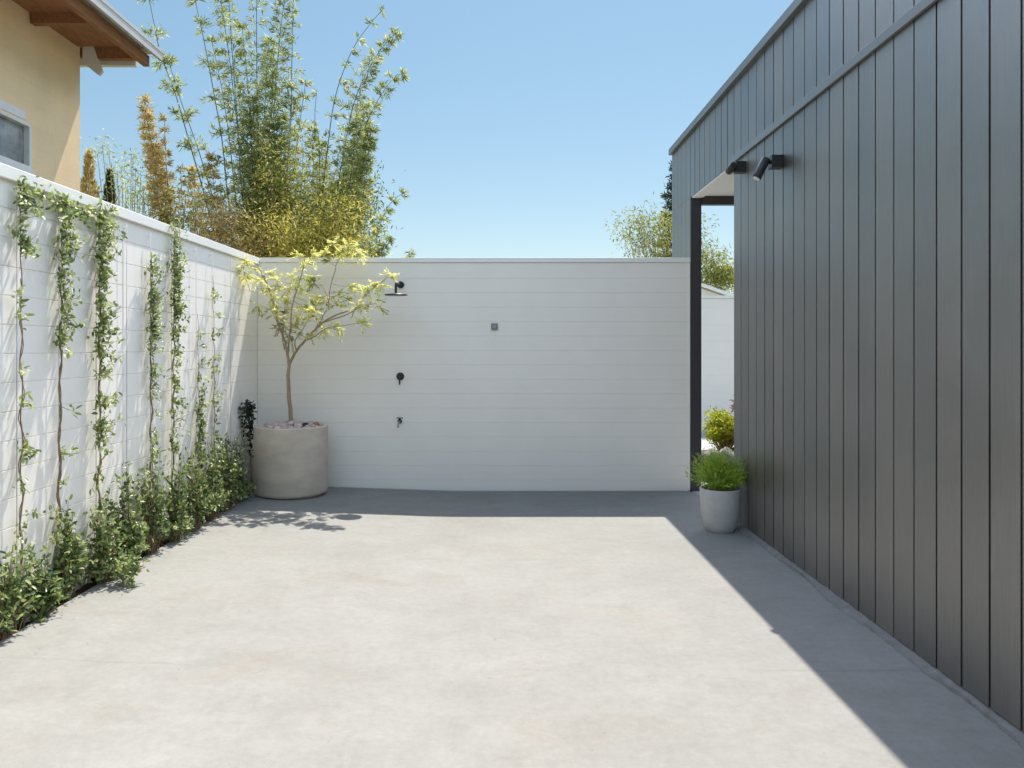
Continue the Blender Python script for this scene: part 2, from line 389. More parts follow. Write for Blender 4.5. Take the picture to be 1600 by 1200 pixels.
LM = dict(
    vine=leaf_mat('vine_leaf', [(0.06, 0.12, 0.035), (0.20, 0.28, 0.07), (0.42, 0.47, 0.17), (0.68, 0.70, 0.45)], 0.45, 0.35, 0.5, 5),
    shrub=leaf_mat('shrub_leaf', [(0.04, 0.08, 0.035), (0.13, 0.20, 0.06), (0.32, 0.40, 0.12), (0.58, 0.62, 0.34)], 0.35, 0.35, 0.5, 4),
    darkvine=leaf_mat('dark_vine_leaf', [(0.01, 0.02, 0.015), (0.025, 0.045, 0.025), (0.05, 0.07, 0.04)], 0.2),
    potted_y=leaf_mat('young_yellow_leaf', [(0.50, 0.52, 0.12), (0.74, 0.72, 0.24), (0.88, 0.86, 0.48)], 0.45, 0.5, 0.3, 6),
    potted_g=leaf_mat('mature_green_leaf', [(0.16, 0.21, 0.06), (0.34, 0.38, 0.11), (0.55, 0.54, 0.20)], 0.4, 0.5, 0.3, 6),
    bamboo=leaf_mat('bamboo_leaf', [(0.09, 0.14, 0.05), (0.25, 0.31, 0.09), (0.46, 0.48, 0.17), (0.68, 0.64, 0.32)], 0.52, 0.5, 0.3, 2.2),
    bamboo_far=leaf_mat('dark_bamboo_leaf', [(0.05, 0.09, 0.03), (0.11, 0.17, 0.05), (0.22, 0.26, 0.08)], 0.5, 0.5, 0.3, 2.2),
    yellow=leaf_mat('yellow_shrub_leaf', [(0.14, 0.17, 0.03), (0.36, 0.35, 0.06), (0.68, 0.58, 0.11), (0.82, 0.74, 0.30)], 0.45, 0.5, 0.3, 2.5),
    olive=leaf_mat('olive_leaf', [(0.08, 0.12, 0.03), (0.20, 0.24, 0.05), (0.42, 0.40, 0.09), (0.66, 0.56, 0.16)], 0.45, 0.5, 0.3, 2.5),
    orange=leaf_mat('dry_orange_leaf', [(0.22, 0.24, 0.08), (0.52, 0.42, 0.15), (0.74, 0.56, 0.24), (0.76, 0.64, 0.38)], 0.4, 0.6, 0.2, 3),
    lime=leaf_mat('lime_leaf', [(0.16, 0.30, 0.03), (0.32, 0.50, 0.05), (0.58, 0.64, 0.10)], 0.4, 0.45, 0.4, 8),
    limeyellow=leaf_mat('gold_leaf', [(0.18, 0.26, 0.02), (0.42, 0.46, 0.03), (0.62, 0.58, 0.05)], 0.4, 0.45, 0.4, 8),
    bronze_leaf=leaf_mat('bronze_leaf', [(0.12, 0.04, 0.03), (0.3, 0.12, 0.08), (0.4, 0.2, 0.12)], 0.3),
    conifer=leaf_mat('conifer_leaf', [(0.02, 0.045, 0.03), (0.04, 0.075, 0.05), (0.08, 0.12, 0.07)], 0.2, 0.6, 0.2, 2),
    fartree=leaf_mat('far_shrub_leaf', [(0.08, 0.12, 0.03), (0.20, 0.24, 0.05), (0.40, 0.38, 0.08), (0.5, 0.42, 0.12)], 0.4, 0.6, 0.2, 1.5),
)

# ------------------------------------------------------------------ ground
XL = -2.53            # face of the left wall
XB = -2.42            # edge of the slab beside the bed
XR = 1.95             # face of the charcoal boards
YB = 8.0              # face of the back wall
def gz(x): return 0.06 * max(0.0, min(1.0, (-x - 0.5) / 1.92))

g = MB().box(-400, 400, -60, 600, -0.35, -0.12)
tag(g.build('ground', M['grass']), 'dull green and brown earth reaching away behind the walls', 'ground', kind='structure')
d = MB()
xs = [XB + i * (1.96 - XB) / 22 for i in range(23)]
poly = [(x, gz(x)) for x in xs] + [(1.96, -0.1), (XB, -0.1)]
d.prism(poly, 'y', -24.0, 7.93)
tag(d.build('driveway', M['concrete'], bevel=0), 'pale smooth concrete driveway slab, sunlit in the middle', 'driveway', kind='structure')
p = MB().box(1.962, 8, 6.3, 13.8, -0.1, -0.003)
tag(p.build('path', M['paving']), 'pale concrete paving through the gap behind the charcoal building', 'path', kind='structure')
# soil strip with an uneven surface
s = MB(); ny = 170; vs_ = []; fs_ = []
for j in range(ny + 1):
    y = -9 + j * (7.98 + 9) / ny
    for i in range(4):
        x = XL - 0.0 + i * (XB - XL) / 3
        vs_.append((x, y, 0.03 + 0.018 * math.sin(y * 7 + i) + random.uniform(-.012, .014)))
for j in range(ny):
    for i in range(3):
        a = j * 4 + i; fs_.append((a, a + 1, a + 5, a + 4))
s.add(vs_, fs_, True)
tag(s.build('soil', M['soil']), 'narrow strip of dark red brown soil at the foot of the left wall', 'soil', kind='structure')

# ------------------------------------------------------------------ white grooved walls
def groove_profile(face, back, z0, z1, sgn, gw=0.0035, gd=0.0045, pitch=0.149, phase=2.189):
    """(depth, z) outline of a wall of shiplap courses; sgn: which way the groove goes in"""
    pts = []
    zs = sorted([phase + k * pitch for k in range(-20, 8) if z0 + 0.03 < phase + k * pitch < z1 - 0.03])
    pts.append((face, z0))
    for z in zs:
        pts += [(face, z - gw), (face + sgn * gd, z - gw * .4), (face + sgn * gd, z + gw * .4), (face, z + gw)]
    pts += [(face, z1), (back, z1), (back, z0)]
    return pts
w = empty('boundary_wall', (XL, 2.5, 0), 'tall white grooved boundary wall on the left carrying the climbing vines', 'wall')
MB().prism(groove_profile(XL, XL - 0.2, -0.1, 2.33, -1), 'y', -9, YB + 0.2).build('wall_panel', M['white_rough'], w)
MB().box(XL - 0.215, XL + 0.022, -9.0, YB + 0.22, 2.332, 2.40).build('wall_cap', M['white_cap'], w, bevel=0.004)
# the wall's vertical panel joints
for y in (5.17,):
    MB().box(XL - 0.001, XL + 0.0025, y - 0.006, y + 0.006, 0.0, 2.331).build('joint_strip', M['white'], w)
w = empty('boundary_wall', (-0.3, YB, 0), 'white grooved wall across the back of the driveway with the outdoor shower on it', 'wall')
MB().prism(groove_profile(YB, YB + 0.2, -0.1, 2.352, 1), 'x', XL + 0.003, 1.935).build('wall_panel', M['white'], w)
MB().box(XL + 0.026, 1.94, YB - 0.012, YB + 0.21, 2.354, 2.402).build('wall_cap', M['white_cap'], w, bevel=0.003)
MB().box(1.918, 1.9385, YB - 0.006, YB + 0.1, 0.0, 2.353).build('corner_bead', M['white'], w)
w = empty('boundary_wall', (6, 13.8, 0), 'light grey white wall far behind the gap beside the charcoal building', 'wall')
MB().prism(groove_profile(13.8, 14.0, -0.1, 2.352, 1, pitch=0.3), 'x', 2.2, 12).build('wall_panel', M['white'], w)
MB().box(2.2, 12, 13.785, 14.02, 2.354, 2.402).build('wall_cap', M['white_cap'], w)

# linear drain at the foot of the back wall
dr = empty('linear_drain', (0.1, 7.965, 0), 'thin dark slotted drain channel running along the foot of the back wall', 'drain')
dx_ = [XB + i * (1.925 - XB) / 22 for i in range(23)]
MB().prism([(x, gz(x) - 0.010) for x in dx_] + [(1.925, -0.09), (XB, -0.09)], 'y', 7.932, 7.998).build('channel', M['darktrim'], dr)
gr = MB()
for i in range(143):
    x = XB + 0.01 + i * 0.03; z = gz(x)
    gr.box(x, x + 0.018, 7.936, 7.990, z - 0.009, z - 0.001)
gr.build('grate', M['steel'], dr)

# ------------------------------------------------------------------ charcoal building
b = empty('building', (XR, 3, 0), 'charcoal building clad in vertical boards with a flat roof edge and open passage', 'building')
def board_profile(y0, y1, face, back, gw=0.0062, gd=0.026):
    pts = [(face, y0)]
    k = math.ceil((y0 + 0.02 - BY0) / BW)
    while BY0 + k * BW < y1 - 0.02:
        y = BY0 + k * BW
        j_ = 0.0005 * math.sin(k * 7.3)        # boards sit a touch unevenly
        pts += [(face + j_, y - gw), (face + gd, y - gw * .9), (face + gd, y + gw * .9), (face - j_, y + gw)]; k += 1
    pts += [(face, y1), (back, y1), (back, y0)]
    return pts
YE = 6.52; YF = 8.904
ZT = 3.03; ZR = 3.74
MB().prism(board_profile(-3, YE, XR, XR + 0.12), 'z', 0.035, ZT).build('lower_cladding', M['clad'], b)
MB().prism(board_profile(-3, YF, XR, XR + 0.12), 'z', ZT + 0.001, ZR).build('upper_cladding', M['clad'], b)
# wing of boards beyond the passage with its dark end frame
MB().prism(board_profile(8.012, YF, XR, XR + 0.099), 'z', -0.02, ZT - 0.001).build('wing_cladding', M['clad'], b)
MB().box(1.944, 2.052, 7.985, 8.010, -0.02, ZT - 0.002).build('end_frame', M['darkpost'], b)
MB().box(XR + 0.121, 7.0, 6.42, 6.52, 0.0, ZT - 0.002).build('return_wall', M['clad'], b)
MB().box(2.053, 7.0, 7.95, 8.03, 2.945, 3.055).build('beam', M['darkpost'], b)
MB().box(XR + 0.121, 7.0, 6.521, 7.949, ZT + 0.001, ZT + 0.03).build('soffit', M['soffit'], b)
MB().box(XR + 0.005, XR + 0.115, 6.53, 7.98, ZT - 0.014, ZT).build('soffit_edge', M['soffit'], b)
MB().box(XR + 0.125, 7.0, -3, YF, 3.56, 3.60).build('roof_deck', M['flashing'], b)
MB().box(XR + 0.125, 7.0, YF - 0.1, YF, 3.3, 3.56).build('rear_fascia', M['clad'], b)
MB().box(4.4, 4.5, 6.521, 7.949, 0.0, ZT).build('passage_wall', M['clad'], b)
MB().box(XR - 0.020, XR - 0.0025, -3, YE + 0.03, ZT - 0.005, ZT + 0.048).build('trim', M['trimpaint'], b, bevel=0.002)
MB().box(XR - 0.003, XR + 0.16, -3, 4.60, ZR - 0.052, ZR + 0.016).box(XR - 0.036, XR + 0.16, 4.601, YF + 0.02, ZR - 0.052, ZR + 0.0175).build('roof_flashing', M['flashing'], b, bevel=0.003)
mo = MB(); vs_ = []; fs_ = []
n = 260
for j in range(n + 1):
    y = -3 + j * (YE + 3.0) / n
    wv = 0.022 * math.sin(y * 1.7) * math.sin(y * 5.1 + 1) + random.uniform(-.006, .006)
    vs_ += [(1.915 + wv, y, 0.0015), (1.922 + wv * .7, y, 0.016 + random.uniform(-.004, .004)), (XR + 0.02, y, 0.036 + random.uniform(-.004, .004)), (XR + 0.02, y, -0.05)]
for j in range(n):
    for i in range(3):
        a = j * 4 + i; fs_.append((a, a + 4, a + 5, a + 1))
mo.add(vs_, fs_, True); mo.build('mortar_fillet', M['mortar'], b)

# ------------------------------------------------------------------ spotlights
def spotlight(y, z, label, tilt, out, length=0.15, yaw=0.0, hx=0.0):
    t = empty('spotlight', (XR, y, z), label, 'lamp', 'dark spotlights on the charcoal boards')
    MB().box(XR - 0.078, XR - 0.001, y - 0.042, y + 0.042, z - 0.044, z + 0.044).build('mount', M['bronze'], t, bevel=0.003)
    c = Vector((XR - out, y - 0.01, z - 0.035 + hx))
    dirv = Vector((-math.sin(tilt) * math.cos(yaw), math.sin(tilt) * math.sin(yaw), -math.cos(tilt)))
    top = c - dirv * length * 0.42; bot = c + dirv * length * 0.58
    MB().tube([(XR - 0.075, y, z - 0.002), (c.x + 0.01, c.y, z - 0.004)], 0.011, 12).build('arm', M['bronze'], t)
    MB().tube([top, top + dirv * 0.004, bot - dirv * 0.003, bot], [0.028, 0.031, 0.031, 0.029], 24).build('lamp_body', M['bronze'], t)
    MB().tube([bot, bot + dirv * 0.003], 0.025, 24).build('lens', M['lens'], t)
    return t
spotlight(5.42, 2.772, 'nearer cylinder spotlight tilted down from a square mount on the charcoal boards', R(27), 0.135, 0.155)
spotlight(6.24, 2.925, 'further small spotlight at the corner of the passage opening', R(72), 0.105, 0.10, R(80), hx=0.03)

# ------------------------------------------------------------------ shower and taps
sx = -1.051
sh = empty('shower', (sx, YB, 2.1), 'matt black rain shower head on a short arm high on the back wall', 'shower')
MB().tube([(sx, YB - 0.001, 2.122), (sx, YB - 0.018, 2.122)], 0.036, 28).build('wall_flange', M['black'], sh)
MB().tube(smooth_path([(sx, YB - 0.01, 2.122), (sx, YB - 0.2, 2.124), (sx, YB - 0.31, 2.122), (sx, YB - 0.352, 2.105), (sx, YB - 0.36, 2.06), (sx, YB - 0.36, 2.005)], 5), 0.012, 12).build('arm', M['black'], sh)
MB().lathe([(0, 2.012), (0.02, 2.010), (0.11, 2.000), (0.113, 1.997), (0.113, 1.990), (0.108, 1.988), (0, 1.988)], sx, YB - 0.36, 40).build('shower_head', M['black'], sh)
mz = 1.475 - 45 / 151.25
mx_ = empty('shower_mixer', (-1.055, YB, mz), 'round black shower mixer with a lever pointing down, halfway up the back wall', 'tap')
MB().tube([(-1.055, YB - 0.001, mz), (-1.055, YB - 0.010, mz)], 0.040, 32).build('wall_plate', M['black'], mx_, bevel=0.002)
MB().tube([(-1.055, YB - 0.0105, mz), (-1.055, YB - 0.055, mz)], 0.022, 24).build('knob', M['bronze'], mx_, bevel=0.002)
MB().tube([(-1.055, YB - 0.045, mz - 0.012), (-1.055, YB - 0.055, mz - 0.085)], [0.010, 0.007], 12).build('lever', M['black'], mx_)
tz = 1.475 - 115 / 151.25
tp = empty('garden_tap', (-1.06, YB, tz), 'small dark garden tap low on the back wall below the shower mixer', 'tap')
MB().tube([(-1.06, YB - 0.001, tz), (-1.06, YB - 0.008, tz)], 0.024, 20).build('wall_flange', M['bronze'], tp)
MB().tube(smooth_path([(-1.06, YB - 0.009, tz), (-1.06, YB - 0.07, tz), (-1.06, YB - 0.10, tz - 0.012), (-1.062, YB - 0.115, tz - 0.055)], 4), [0.010] * 13, 10).build('spout', M['steel'], tp)
hd = MB().tube([(-1.06, YB - 0.055, tz), (-1.055, YB - 0.055, tz + 0.035)], 0.007, 10)
hd.tube([(-1.085, YB - 0.055, tz + 0.038), (-1.022, YB - 0.055, tz + 0.036)], 0.006, 8)
hd.build('handle', M['black'], tp)
wx = (772.5 - 785) / 151.25; wz = 1.475 + 32.5 / 151.25
so = empty('wall_outlet', (wx, YB, wz), 'small square grey outlet cover near the middle of the back wall', 'outlet')
MB().box(wx - 0.034, wx + 0.034, YB - 0.018, YB - 0.001, wz - 0.034, wz + 0.034).build('cover', M['grey_plastic'], so, bevel=0.004)
MB().box(wx - 0.018, wx + 0.018, YB - 0.024, YB - 0.0185, wz - 0.018, wz + 0.018).build('flap', M['steel'], so, bevel=0.002)

# ------------------------------------------------------------------ big planter and its tree
PX, PY = -2.065, 7.57; PZ = 0.05; PR = 0.352; PH = 0.665
MB_ = MB().lathe([(0, PZ - 0.012), (PR - 0.05, PZ - 0.012), (PR - 0.05, PZ + 0.012), (PR - 0.012, PZ + 0.014), (PR - 0.002, PZ + 0.03), (PR, PZ + 0.042),
                  (PR, PZ + 0.40), (PR + 0.001, PZ + PH - 0.008), (PR - 0.006, PZ + PH), (PR - 0.030, PZ + PH), (PR - 0.036, PZ + PH - 0.008), (PR - 0.036, PZ + PH - 0.07), (0, PZ + PH - 0.07)], PX, PY, 72)
tag(MB_.build('planter', M['pot']), 'large round raw concrete planter in the back left corner', 'planter')
pb = MB(); r_ = random.Random(3)
for i in range(210):
    a = r_.uniform(0, 6.283); rr = (PR - 0.05) * math.sqrt(r_.random())
    s_ = r_.uniform(0.014, 0.032)
    pb.blob((PX + rr * math.cos(a), PY + rr * math.sin(a), PZ + PH - 0.022 + r_.uniform(0, 0.055) * (1.15 - rr / PR)), s_ * 1.2, s_, s_ * .8, i, 7)
tag(pb.build('pebbles', M['pebble']), 'pinkish grey pebbles filling the top of the concrete planter', 'pebbles', kind='stuff')
q = at(477, 664, PY - 0.12)
tag(MB().blob((q.x, q.y, PZ + PH + 0.01), 0.045, 0.035, 0.022, 5, 10).build('stone', M['blackrock']), 'black stone on the pebbles at the right of the planter', 'stone')
q = at(494, 664, PY - 0.05)
tag(MB().blob((q.x, q.y, PZ + PH + 0.008), 0.035, 0.035, 0.026, 9, 10).build('stone', M['terracotta']), 'reddish stone at the planter rim beside the black stone', 'stone')

def C6(cx, cy, dy=0.0): return at(340 + cx / 3.75, 370 + cy / 3.75, PY + dy)
tree = empty('potted_tree', C6(430, 1095), 'slender young tree with yellow green leaves growing in the concrete planter', 'tree')
tr = MB()
def branch(pts, r0, r1, n=4):
    P_ = smooth_path(pts, n); k = len(P_)
    P_ = [p + Vector((random.uniform(-1, 1), random.uniform(-1, 1), 0)) * 0.003 for p in P_]
    tr.tube(P_, [.84 * r0 + (.84 * r1 - .84 * r0) * i / (k - 1) for i in range(k)], 8)
    return P_
B = []
B += branch([C6(430, 1110), C6(425, 1000), C6(416, 900), C6(414, 800), C6(421, 725)], 0.026, 0.019, 6)[-2:]
B += branch([C6(419, 760), C6(408, 680), C6(395, 620, .03), C6(375, 560, .06), C6(350, 480, .08), C6(330, 400, .06), C6(300, 300, .03), C6(270, 240), C6(235, 180, -.03), C6(150, 165, -.06)], 0.017, 0.004)
B += branch([C6(410, 690), C6(421, 600, -.04), C6(430, 500, -.1), C6(437, 400, -.12), C6(468, 300, -.1), C6(498, 200, -.08), C6(512, 130, -.05)], 0.012, 0.004)
B += branch([C6(420, 745), C6(460, 670, -.05), C6(510, 610, -.08), C6(570, 545, -.1), C6(620, 500, -.14), C6(690, 460, -.18), C6(780, 425, -.2), C6(840, 370, -.2), C6(900, 310, -.2), C6(1000, 235, -.2)], 0.017, 0.004)
B += branch([C6(620, 500, -.14), C6(670, 485, -.08), C6(760, 455, -.02), C6(840, 410, 0.02), C6(930, 390, .05)], 0.009, 0.003)
B += branch([C6(575, 540, -.1), C6(620, 460, 0), C6(650, 400, .08), C6(635, 330, .12), C6(612, 285, .14)], 0.008, 0.003)
B += branch([C6(650, 400, .08), C6(660, 300, .12), C6(690, 200, .14), C6(705, 140, .16), C6(770, 70, .18)], 0.007, 0.003)
B += branch([C6(510, 610, -.08), C6(560, 590, -.2), C6(640, 535, -.3), C6(740, 520, -.33), C6(840, 500, -.35)], 0.008, 0.003)
B += branch([C6(460, 665, -.05), C6(455, 610, -.14), C6(500, 540, -.24), C6(560, 440, -.28), C6(600, 370, -.28)], 0.008, 0.003)
B += branch([C6(376, 565, .06), C6(355, 520, -.02), C6(320, 440, -.1), C6(250, 405, -.15)], 0.006, 0.002)
B += branch([C6(392, 660), C6(380, 600, .12), C6(390, 500, .2), C6(400, 380, .24), C6(440, 240, .26)], 0.007, 0.003)
clY = [(80,185),(180,150),(160,235),(205,190),(290,215),(350,250),(440,230),(400,370),(475,320),(310,420),(345,455),(470,460),(440,510),(520,150),(560,235),
       (640,90),(720,95),(800,60),(690,40),(830,90),(755,50),(770,290),(880,300),(1010,228),(955,280),(820,405),(620,380),(690,400),(570,440),(690,530),(840,500),(540,580),(620,540),(300,300),(250,250),(500,400),(850,320),(910,280),(480,110),(600,350),(330,350),(560,110),(420,300)]
clG = [(240,405),(925,370),(940,415),(430,580),(500,240),(540,375),(370,500),(355,540),(700,330),(780,370),(560,270),(140,190),(880,400),(390,440),(720,340),(850,490),(600,420),(470,560),(660,150),(540,460),(380,300)]
LY = Leaves(); LG = Leaves()
def spray(L, c, k, size, toward):
    """a few leaf stalks leaving c, leaflets in rows along each, drooping at the ends"""
    for _ in range(k):
        d = rdir(1, 0.1)[0] + np.array(toward) * 0.6; d[2] *= .7; d /= np.linalg.norm(d)
        ln = size * rng.uniform(0.7, 1.2); m = 7
        t = np.linspace(0.15, 1, m)[:, None]
        p = np.array(c) + d * t * ln + np.array([0, 0, -0.35]) * (t ** 2) * ln
        side = np.cross(d, [0, 0, 1]); side /= np.linalg.norm(side) + 1e-9
        for sg in (-1, 1):
            L.add(p, d * .8 + side * sg * .8 + rng.normal(0, .15, (m, 3)) + np.array([0, 0, -.25]), np.tile([0, 0, 1.0], (m, 1)) + rng.normal(0, .3, (m, 3)), rng.uniform(.024, .038, m), .0115)
        L.add(p[-1:], d[None], np.array([[0, 0, 1.0]]), .04, .014)
for lst, L_, k in ((clY, LY, 9), (clG, LG, 6)):
    for (cx, cy) in lst:
        near = min(B, key=lambda p: (Vector((p.x, p.z)) - Vector((C6(cx, cy).x, C6(cx, cy).z))).length)
        dy = near.y - PY + rng.uniform(-.14, .14)
        c = C6(cx, cy, dy)
        mid = (near + c) / 2 + Vector((0, 0, -0.01))
        tr.tube([near, mid, c], [0.0035, 0.0028, 0.002], 5)
        tw = (c - near); tw = tw.normalized() if tw.length > 0 else Vector((0, 0, 1))
        spray(L_, c, k, 0.085, tw)
        if L_ is LY: spray(LG, c - tw * 0.04, 1, 0.07, tw)
tr.build('trunk', M['bark'], tree)
LY.build('crown', LM['potted_y'], tree, rounded=True)
LG.build('crown', LM['potted_g'], tree, rounded=True)

# dark creeper in the corner behind the planter
cr_ = empty('climbing_vine', (-2.50, 7.62, 0.05), 'dark leaved creeper in the corner between the planter and the left wall', 'vine')
pts = smooth_path([(-2.47, 7.62, 0.05), (-2.47, 7.60, 0.35), (-2.46, 7.56, 0.6), (-2.46, 7.50, 0.80), (-2.455, 7.46, 0.92)], 8)
st = MB().tube(pts, 0.005, 6)
st.tube(smooth_path([(-2.49, 7.3, 0.1), (-2.50, 7.26, 0.4), (-2.49, 7.3, 0.62), (-2.47, 7.45, 0.74)], 8), 0.0035, 5)
st.tube(smooth_path([(-2.49, 7.2, 0.1), (-2.50, 7.14, 0.3), (-2.50, 7.2, 0.55), (-2.47, 7.4, 0.70)], 8), 0.003, 5)
st.build('stem', M['twig'], cr_)
L_ = Leaves()
for p in pts[10:]:
    k = 16 if p.z > 0.62 else 4
    c = np.array(p) + rng.normal(0, 1, (k, 3)) * [0.025, 0.05, 0.03]; c[:, 0] = np.clip(c[:, 0], XL + 0.01, -2.42)
    L_.add(c, rdir(k, 0.2), rdir(k, .5), .04, .022)
L_.build('foliage', LM['darkvine'], cr_)

# ------------------------------------------------------------------ climbing vines on wires
wires = [4.0, 4.38, 4.78, 5.17, 5.52, 5.87, 6.34, 6.69, 7.15]
wl_ = ['left most bare training wire', 'second', 'third']
wlab = ['taut steel wire carrying the vine nearest the camera', 'taut steel wire inside the second vine with the bushy top', 'taut steel wire inside the thickest leafy vine',
        'bare steel wire between the thickest vine and the next leafy one', 'taut steel wire inside the vine left of the twin leafy pair', 'taut steel wire inside the vine right of the twin leafy pair',
        'taut steel wire with the short sparse vine', 'taut steel wire with the thin vine nearest the planter', 'last bare steel wire beside the back corner of the left wall']
for y, lb in zip(wires, wlab):
    t = empty('wire', (XL + 0.02, y, 0.1), lb, 'wire', 'vertical training wires on the left wall')
    MB().tube([(XL + 0.022, y, 0.08), (XL + 0.022, y, 2.30)], 0.0018, 6).build('cable', M['wire'], t)
    for z in (0.25, 2.27): MB().tube([(XL + 0.001, y, z), (XL + 0.027, y, z)], 0.0028, 8).build('eyelet', M['white'], t)

def vine(y, label, dens, top=2.33, spread=0.05, r=0.009, runner=None, lean=0.0, lsize=0.037):
    """dens: list of (z, leaves per metre) - stem wound round the wire with leaf pairs and side shoots"""
    t = empty('climbing_vine', (XL + 0.04, y, 0.03), label, 'vine', 'vines climbing the left wall')
    ph = random.uniform(0, 6)
    n = 60; pts = []
    for i in range(n + 1):
        z = 0.03 + (top - 0.03) * i / n
        pts.append(Vector((XL + 0.034 + 0.005 * math.sin(z * 23 + ph), y + 0.02 * math.sin(z * 1.1 + ph * 3) + 0.006 * math.cos(z * 21 + ph) + random.uniform(-.004, .004), z)))
    r *= 0.62
    st = MB().tube(pts, [r * (1 - 0.55 * i / n) for i in range(n + 1)], 7)
    pts2 = [p + Vector((0.006 * math.sin(p.z * 27), 0.008 * math.sin(p.z * 25 + 2), 0)) for p in pts[: int(n * .8)]]
    st.tube(pts2, r * 0.45, 5)
    L = Leaves()
    zs = np.array([a for a, _ in dens]); ds = np.array([b_ for _, b_ in dens])
    for i in range(n):
        p = pts[i]; zr = np.interp(p.z, zs, ds)
        lam = 1.5 * zr * (top / n) * (0.4 + 1.2 * rng.random())
        ns = rng.poisson(lam * 1.05 / 8 + .10)
        for _ in range(ns):
            # a short shoot of about eight leaves
            d = np.array([abs(rng.normal(0, .5)) + .1, rng.normal(0, 1), rng.normal(0, .8)]); d /= np.linalg.norm(d)
            ln = spread * rng.uniform(.5, 2.6)
            tip = np.array(p) + d * ln; tip[0] = max(tip[0], XL + 0.012)
            if ln > 0.05: st.tube([p, tip], [0.002, 0.001], 4, False)
            m = 8; tt = rng.uniform(.15, 1, m)[:, None]
            c = np.array(p) * (1 - tt) + tip * tt + rng.normal(0, .012, (m, 3)); c[:, 0] = np.maximum(c[:, 0], XL + 0.008)
            dd = rdir(m, 0.1); dd[:, 0] = np.abs(dd[:, 0]) * .8
            L.add(c, dd, rdir(m, 0.6) + np.array([.4, 0, 0]), rng.uniform(.45, 1.35, m) * lsize, rng.uniform(.38, .6, m) * lsize)
    if runner:
        for (ya, yb, zz, cnt) in runner:
            m = cnt; tt = rng.random(m)
            c = np.stack([XL + 0.03 + rng.normal(0, .035, m), ya + (yb - ya) * tt, zz + rng.normal(0, .035, m)], 1)
            c[:, 0] = np.maximum(c[:, 0], XL + 0.028)
            L.add(c, rdir(m, .2), rdir(m, .7), rng.uniform(.6, 1.2, m) * lsize, .55 * lsize)
            st.tube([(XL + .035, ya + (yb - ya) * k / 8, zz + .015 * math.sin(k * 2)) for k in range(9)], 0.003, 5)
    st.build('stem', M['twig'], t)
    L.build('foliage', LM['vine'], t)
    return t
vine(4.0, 'thin leafy vine nearest the camera, mostly bare stem below its pale top', [(0, 60), (.4, 60), (.9, 25), (1.3, 35), (1.8, 40), (1.95, 200), (2.15, 260), (2.33, 420)], spread=.05, r=.008, runner=[(4.0, 4.4, 2.30, 105)])
vine(4.38, 'second vine with a broad bushy top and a thick bare brown stem', [(0, 120), (.35, 160), (.7, 45), (1.4, 70), (1.6, 230), (1.95, 420), (2.3, 620)], spread=.062, r=.011, runner=[(4.4, 4.8, 2.28, 105)])
vine(4.78, 'thickest dense dark green vine, leafy for most of its height', [(0, 50), (.5, 40), (.85, 120), (1.0, 500), (1.15, 330), (1.25, 80), (1.45, 450), (1.9, 650), (2.3, 720)], spread=.06, r=.010, runner=[(4.8, 5.05, 2.24, 45)])
vine(5.52, 'left one of the twin leafy vines, wide leaves then one bare stem below', [(0, 160), (.5, 50), (1.15, 40), (1.35, 260), (1.6, 520), (2.0, 420), (2.1, 120)], top=2.15, spread=.05, r=.010, lsize=.034)
vine(5.87, 'right one of the twin leafy vines, leafy up to the wall cap', [(0, 200), (.5, 60), (.9, 160), (1.2, 300), (1.6, 380), (2.1, 460), (2.33, 600)], spread=.05, r=.009, lsize=.034, runner=[(5.8, 6.0, 2.37, 30)])
vine(6.34, 'short sparse young vine reaching halfway up the left wall', [(0, 260), (.6, 200), (1.1, 260), (1.35, 40), (1.6, 90), (1.7, 10)], top=1.75, spread=.04, r=.006, lsize=.038)
vine(6.69, 'thin wiry vine nearest the planter with few leaves', [(0, 200), (.5, 90), (.9, 240), (1.1, 60), (1.45, 70), (2.0, 15), (2.1, 10)], top=2.1, spread=.035, r=.006, lsize=.038)

# ------------------------------------------------------------------ shrubs in the bed
def shrub(y, h, ry, label, x=-2.40, rx=0.13, twigs=46, lsize=0.040, m_='shrub', stemmat='twig', name='shrub', cat='shrub', group='shrubs in the bed along the left wall', z0=0.03, xmin=XL + 0.01, per=15):
    t = empty(name, (x, y, z0), label, cat, group)
    st = MB(); L = Leaves()
    for i in range(twigs):
        a = random.uniform(0, 6.283); e = random.uniform(0, 1) ** 0.6
        tip = Vector((x + rx * e * math.cos(a) * 1.0, y + ry * e * math.sin(a), z0 + h * (0.22 + 0.78 * math.sqrt(max(0, 1 - e * e * .85))) * random.uniform(.45, 1.25)))
        if e > .75: tip.z = z0 + (tip.z - z0) * random.uniform(.35, 1)
        tip.x = max(tip.x, xmin + .01)
        b0 = Vector((x + random.uniform(-.03, .03), y + random.uniform(-.35, .35) * ry, z0 - 0.01))
        mid = (b0 + tip) / 2 + Vector((0, 0, h * .12))
        P_ = smooth_path([b0, mid, tip], 4)
        st.tube(P_, [0.004 - 0.0025 * k / 8 for k in range(len(P_))], 4, False)
        m = per; tt = rng.uniform(.25, 1.03, m)
        idx = np.clip(tt * (len(P_) - 1), 0, len(P_) - 1.001); lo = idx.astype(int); fr = (idx - lo)[:, None]
        A = np.array([list(p) for p in P_]); c = A[lo] * (1 - fr) + A[lo + 1] * fr + rng.normal(0, .016, (m, 3))
        c[:, 0] = np.maximum(c[:, 0], xmin)
        ax = np.array(tip - b0); ax /= np.linalg.norm(ax)
        L.add(c, rdir(m, .1) + ax * .5, rdir(m, .8), rng.uniform(.6, 1.25, m) * lsize, rng.uniform(.42, .62, m) * lsize)
    st.build('stem', M[stemmat], t); L.build('foliage', LM[m_], t)
    return t
